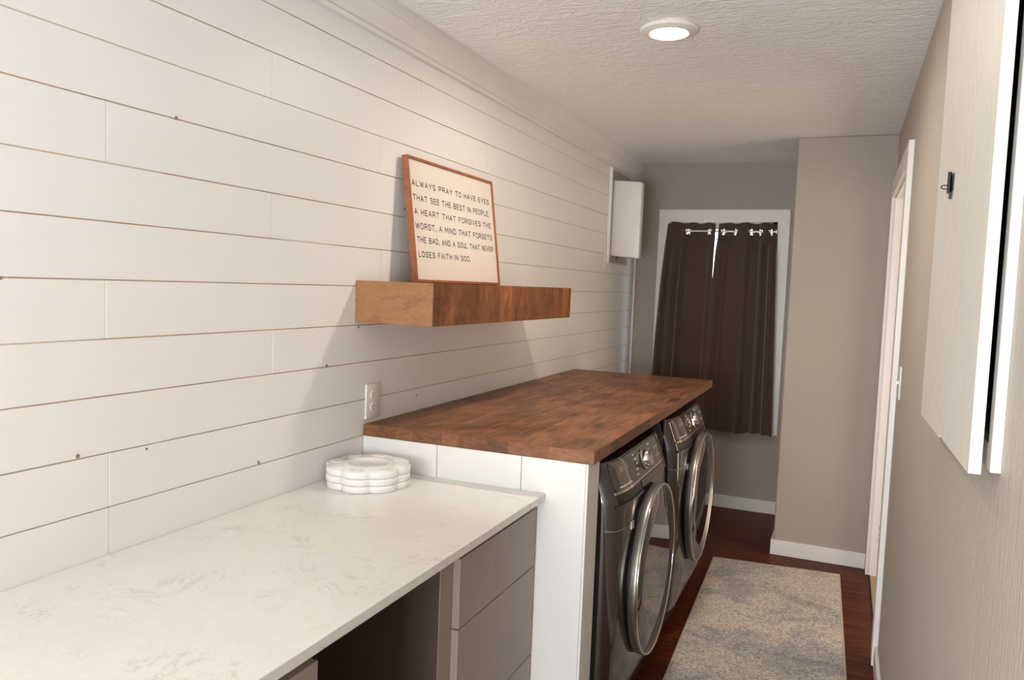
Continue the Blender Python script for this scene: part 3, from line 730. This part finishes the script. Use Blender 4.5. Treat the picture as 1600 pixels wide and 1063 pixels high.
def washer(yc, zoff, dshift, label, cat):
    c = thing('washing_machine', label, cat, (0.0, yc, zoff), 'front-loading laundry machines')
    # body: cabinet behind + front skin
    bm = B_()
    bx(bm, 0.09, 0.762, -WY / 2, WY / 2, 0.03, 0.955, bev=0.006)
    obj('cabinet_body', bm, M_GRAPHD, c, autos=40)
    bm = B_()
    NY = 60; zs = []
    for (a, b) in zip(PROF, PROF[1:]):
        for k in range(3): zs.append(lerp(a[0], b[0], k / 3))
    zs.append(PROF[-1][0])
    G1 = [[bm.verts.new((fx(-WY / 2 + WY * i / NY, z), -WY / 2 + WY * i / NY, z)) for i in range(NY + 1)] for z in zs]
    G0 = [[bm.verts.new((0.755, -WY / 2 + WY * i / NY, z)) for i in range(NY + 1)] for z in zs]
    for j in range(len(zs) - 1):
        for i in range(NY): bm.faces.new((G1[j][i], G1[j][i + 1], G1[j + 1][i + 1], G1[j + 1][i]))
        for i in (0, NY): bm.faces.new((G1[j][i], G1[j + 1][i], G0[j + 1][i], G0[j][i]))
    for j in (0, len(zs) - 1):
        for i in range(NY): bm.faces.new((G1[j][i], G1[j][i + 1], G0[j][i + 1], G0[j][i]))
    obj('front_panel', bm, M_GRAPH, c, autos=35)
    bm = B_(); bx(bm, 0.10, 0.79, -WY / 2 + 0.01, WY / 2 - 0.01, 0.028, 0.118, bev=0.004); obj('kick_plate', bm, M_GRAPHD, c)
    for sx in (0.15, 0.72):
        for sy in (-1, 1):
            bm = B_(); cyl(bm, (sx, sy * 0.31, -zoff), 'z', 0.022, 0.018, 0.03 + zoff, 16); obj('foot', bm, M_BLACK, c)
    # control panel
    bm = B_(); skin(bm, -0.345, 0.335, 0.866, 0.955, 0.0035, 40, 8, corner=0.012); cp = obj('control_panel', bm, M_PANELG, c, autos=30)
    bm = B_(); skin(bm, -0.350, 0.340, 0.859, 0.866, 0.0045, 40, 2); skin(bm, 0.336, 0.344, 0.866, 0.952, 0.0055, 2, 6)
    obj('panel_trim', bm, M_CHROME, cp, autos=30)
    # printed marks
    def mark(bm): o = obj('printed_marks', bm, M_PRINT, cp); o['label'] = 'tiny pale printed marks'
    for s in (0, 1):
        bm = B_()
        for k in range(5):
            yy = -0.085 - 0.012 * abs(k - 2) if s == 0 else 0.085 + 0.012 * abs(k - 2)
            skin(bm, yy - 0.014, yy + 0.010, 0.878 + k * 0.016, 0.882 + k * 0.016, 0.0045, 2, 1, thick=0.001)
        mark(bm)
    bm = B_(); skin(bm, -0.31, -0.24, 0.874, 0.878, 0.0045, 4, 1, thick=0.001); skin(bm, -0.235, -0.20, 0.874, 0.879, 0.0045, 3, 1, thick=0.001); mark(bm)
    for q in (0, 1):
        bm = B_()
        for k in range(3): skin(bm, 0.17 + 0.026 * k, 0.185 + 0.026 * k, 0.89 + 0.03 * q, 0.892 + 0.03 * q, 0.0045, 2, 1, thick=0.001)
        mark(bm)
    bm = B_(); skin(bm, -0.27, -0.20, 0.918, 0.934, 0.0042, 4, 2, thick=0.001); o = obj('badge', bm, M_RING, cp)
    # knob
    bm = B_(); lathe(bm, (0, 0, 0), 'x', [(0.036, 0.0), (0.038, 0.004), (0.034, 0.008), (0.030, 0.010), (0.0285, 0.026), (0.026, 0.029), (0.0, 0.030)], 40)
    kb = obj('knob', bm, M_CHROME, cp, autos=35); kb.location = (px_of(0.910) + 0.003, 0.0, 0.910); kb.rotation_euler = (0, -0.36, 0)
    bm = B_(); bx(bm, 0.0295, 0.032, -0.003, 0.003, 0.006, 0.026); obj('pointer', bm, M_RINGIN, kb)
    # dispenser drawer: shade of the recessed grip painted as a black patch
    bm = B_(); skin(bm, -0.345, -0.105, 0.828, 0.858, 0.002, 16, 3); obj('dispenser_grip_shade', bm, M_BLACK, c, autos=30)
    bm = B_(); skin(bm, -0.355, -0.095, 0.818, 0.827, 0.007, 16, 2); skin(bm, -0.100, 0.36, 0.832, 0.856, 0.004, 20, 2)
    obj('grip_lip', bm, M_GRAPH, c, autos=30)
    # seam between the upper and the lower part
    bm = B_(); skin(bm, -WY / 2 + 0.001, -0.20, 0.744, 0.748, 0.0012, 14, 1); obj('panel_seam', bm, M_RING, c)
    bm = B_(); skin(bm, 0.22, WY / 2 - 0.001, 0.744, 0.748, 0.0012, 8, 1); obj('panel_seam', bm, M_RING, c)
    bm = B_()
    for yy in (-0.250, -0.232): skin(bm, yy, yy + 0.009, 0.728, 0.752, 0.003, 2, 2)
    obj('hinge_plate', bm, M_STEEL, c)
    # door
    zd = 0.538; R = 0.300
    dr = bpy.data.objects.new('door', None)
    bm = B_(); lathe(bm, (0, 0, 0), 'x', [(0.270, 0.848), (0.296, 0.848), (0.2985, 0.851), (0.3000, 0.866), (0.3005, 0.871), (0.2995, 0.8755), (0.2965, 0.8785), (0.2925, 0.879), (0.289, 0.875)], 96)
    bm2 = bm
    rg_ = obj('door', bm2, M_RING, c, smooth=True); rg_.location = (0, 0.01, zd + dshift)
    bm = B_(); lathe(bm, (0, 0, 0), 'x', [(0.2905, 0.870), (0.2895, 0.8755), (0.20, 0.8785), (0.10, 0.8805), (0.0, 0.881)], 96)
    gl = obj('door_glass', bm, M_GLASS, rg_, smooth=True)
    bm = B_(); lathe(bm, (0, 0, 0), 'x', [(0.265, 0.822), (0.283, 0.824), (0.283, 0.850), (0.265, 0.850)], 96)
    obj('door_gasket', bm, M_BLACK, rg_, smooth=True)
    bm = B_(); lathe(bm, (0, 0, 0), 'x', [(0.2948 + 0.0042 * math.cos(2 * PI * q / 10), 0.8775 + 0.0038 * math.sin(2 * PI * q / 10)) for q in range(10)], 96, closed=True)
    obj('door_rim', bm, M_CHROME, rg_, smooth=True)
    return c
washer(2.735, 0.0, -0.012, 'dark graphite front-loading machine nearer the white half wall', 'washing machine')
c2 = washer(3.705, 0.0, 0.018, 'dark graphite front-loading machine farther away, next to the curtain', 'washing machine')
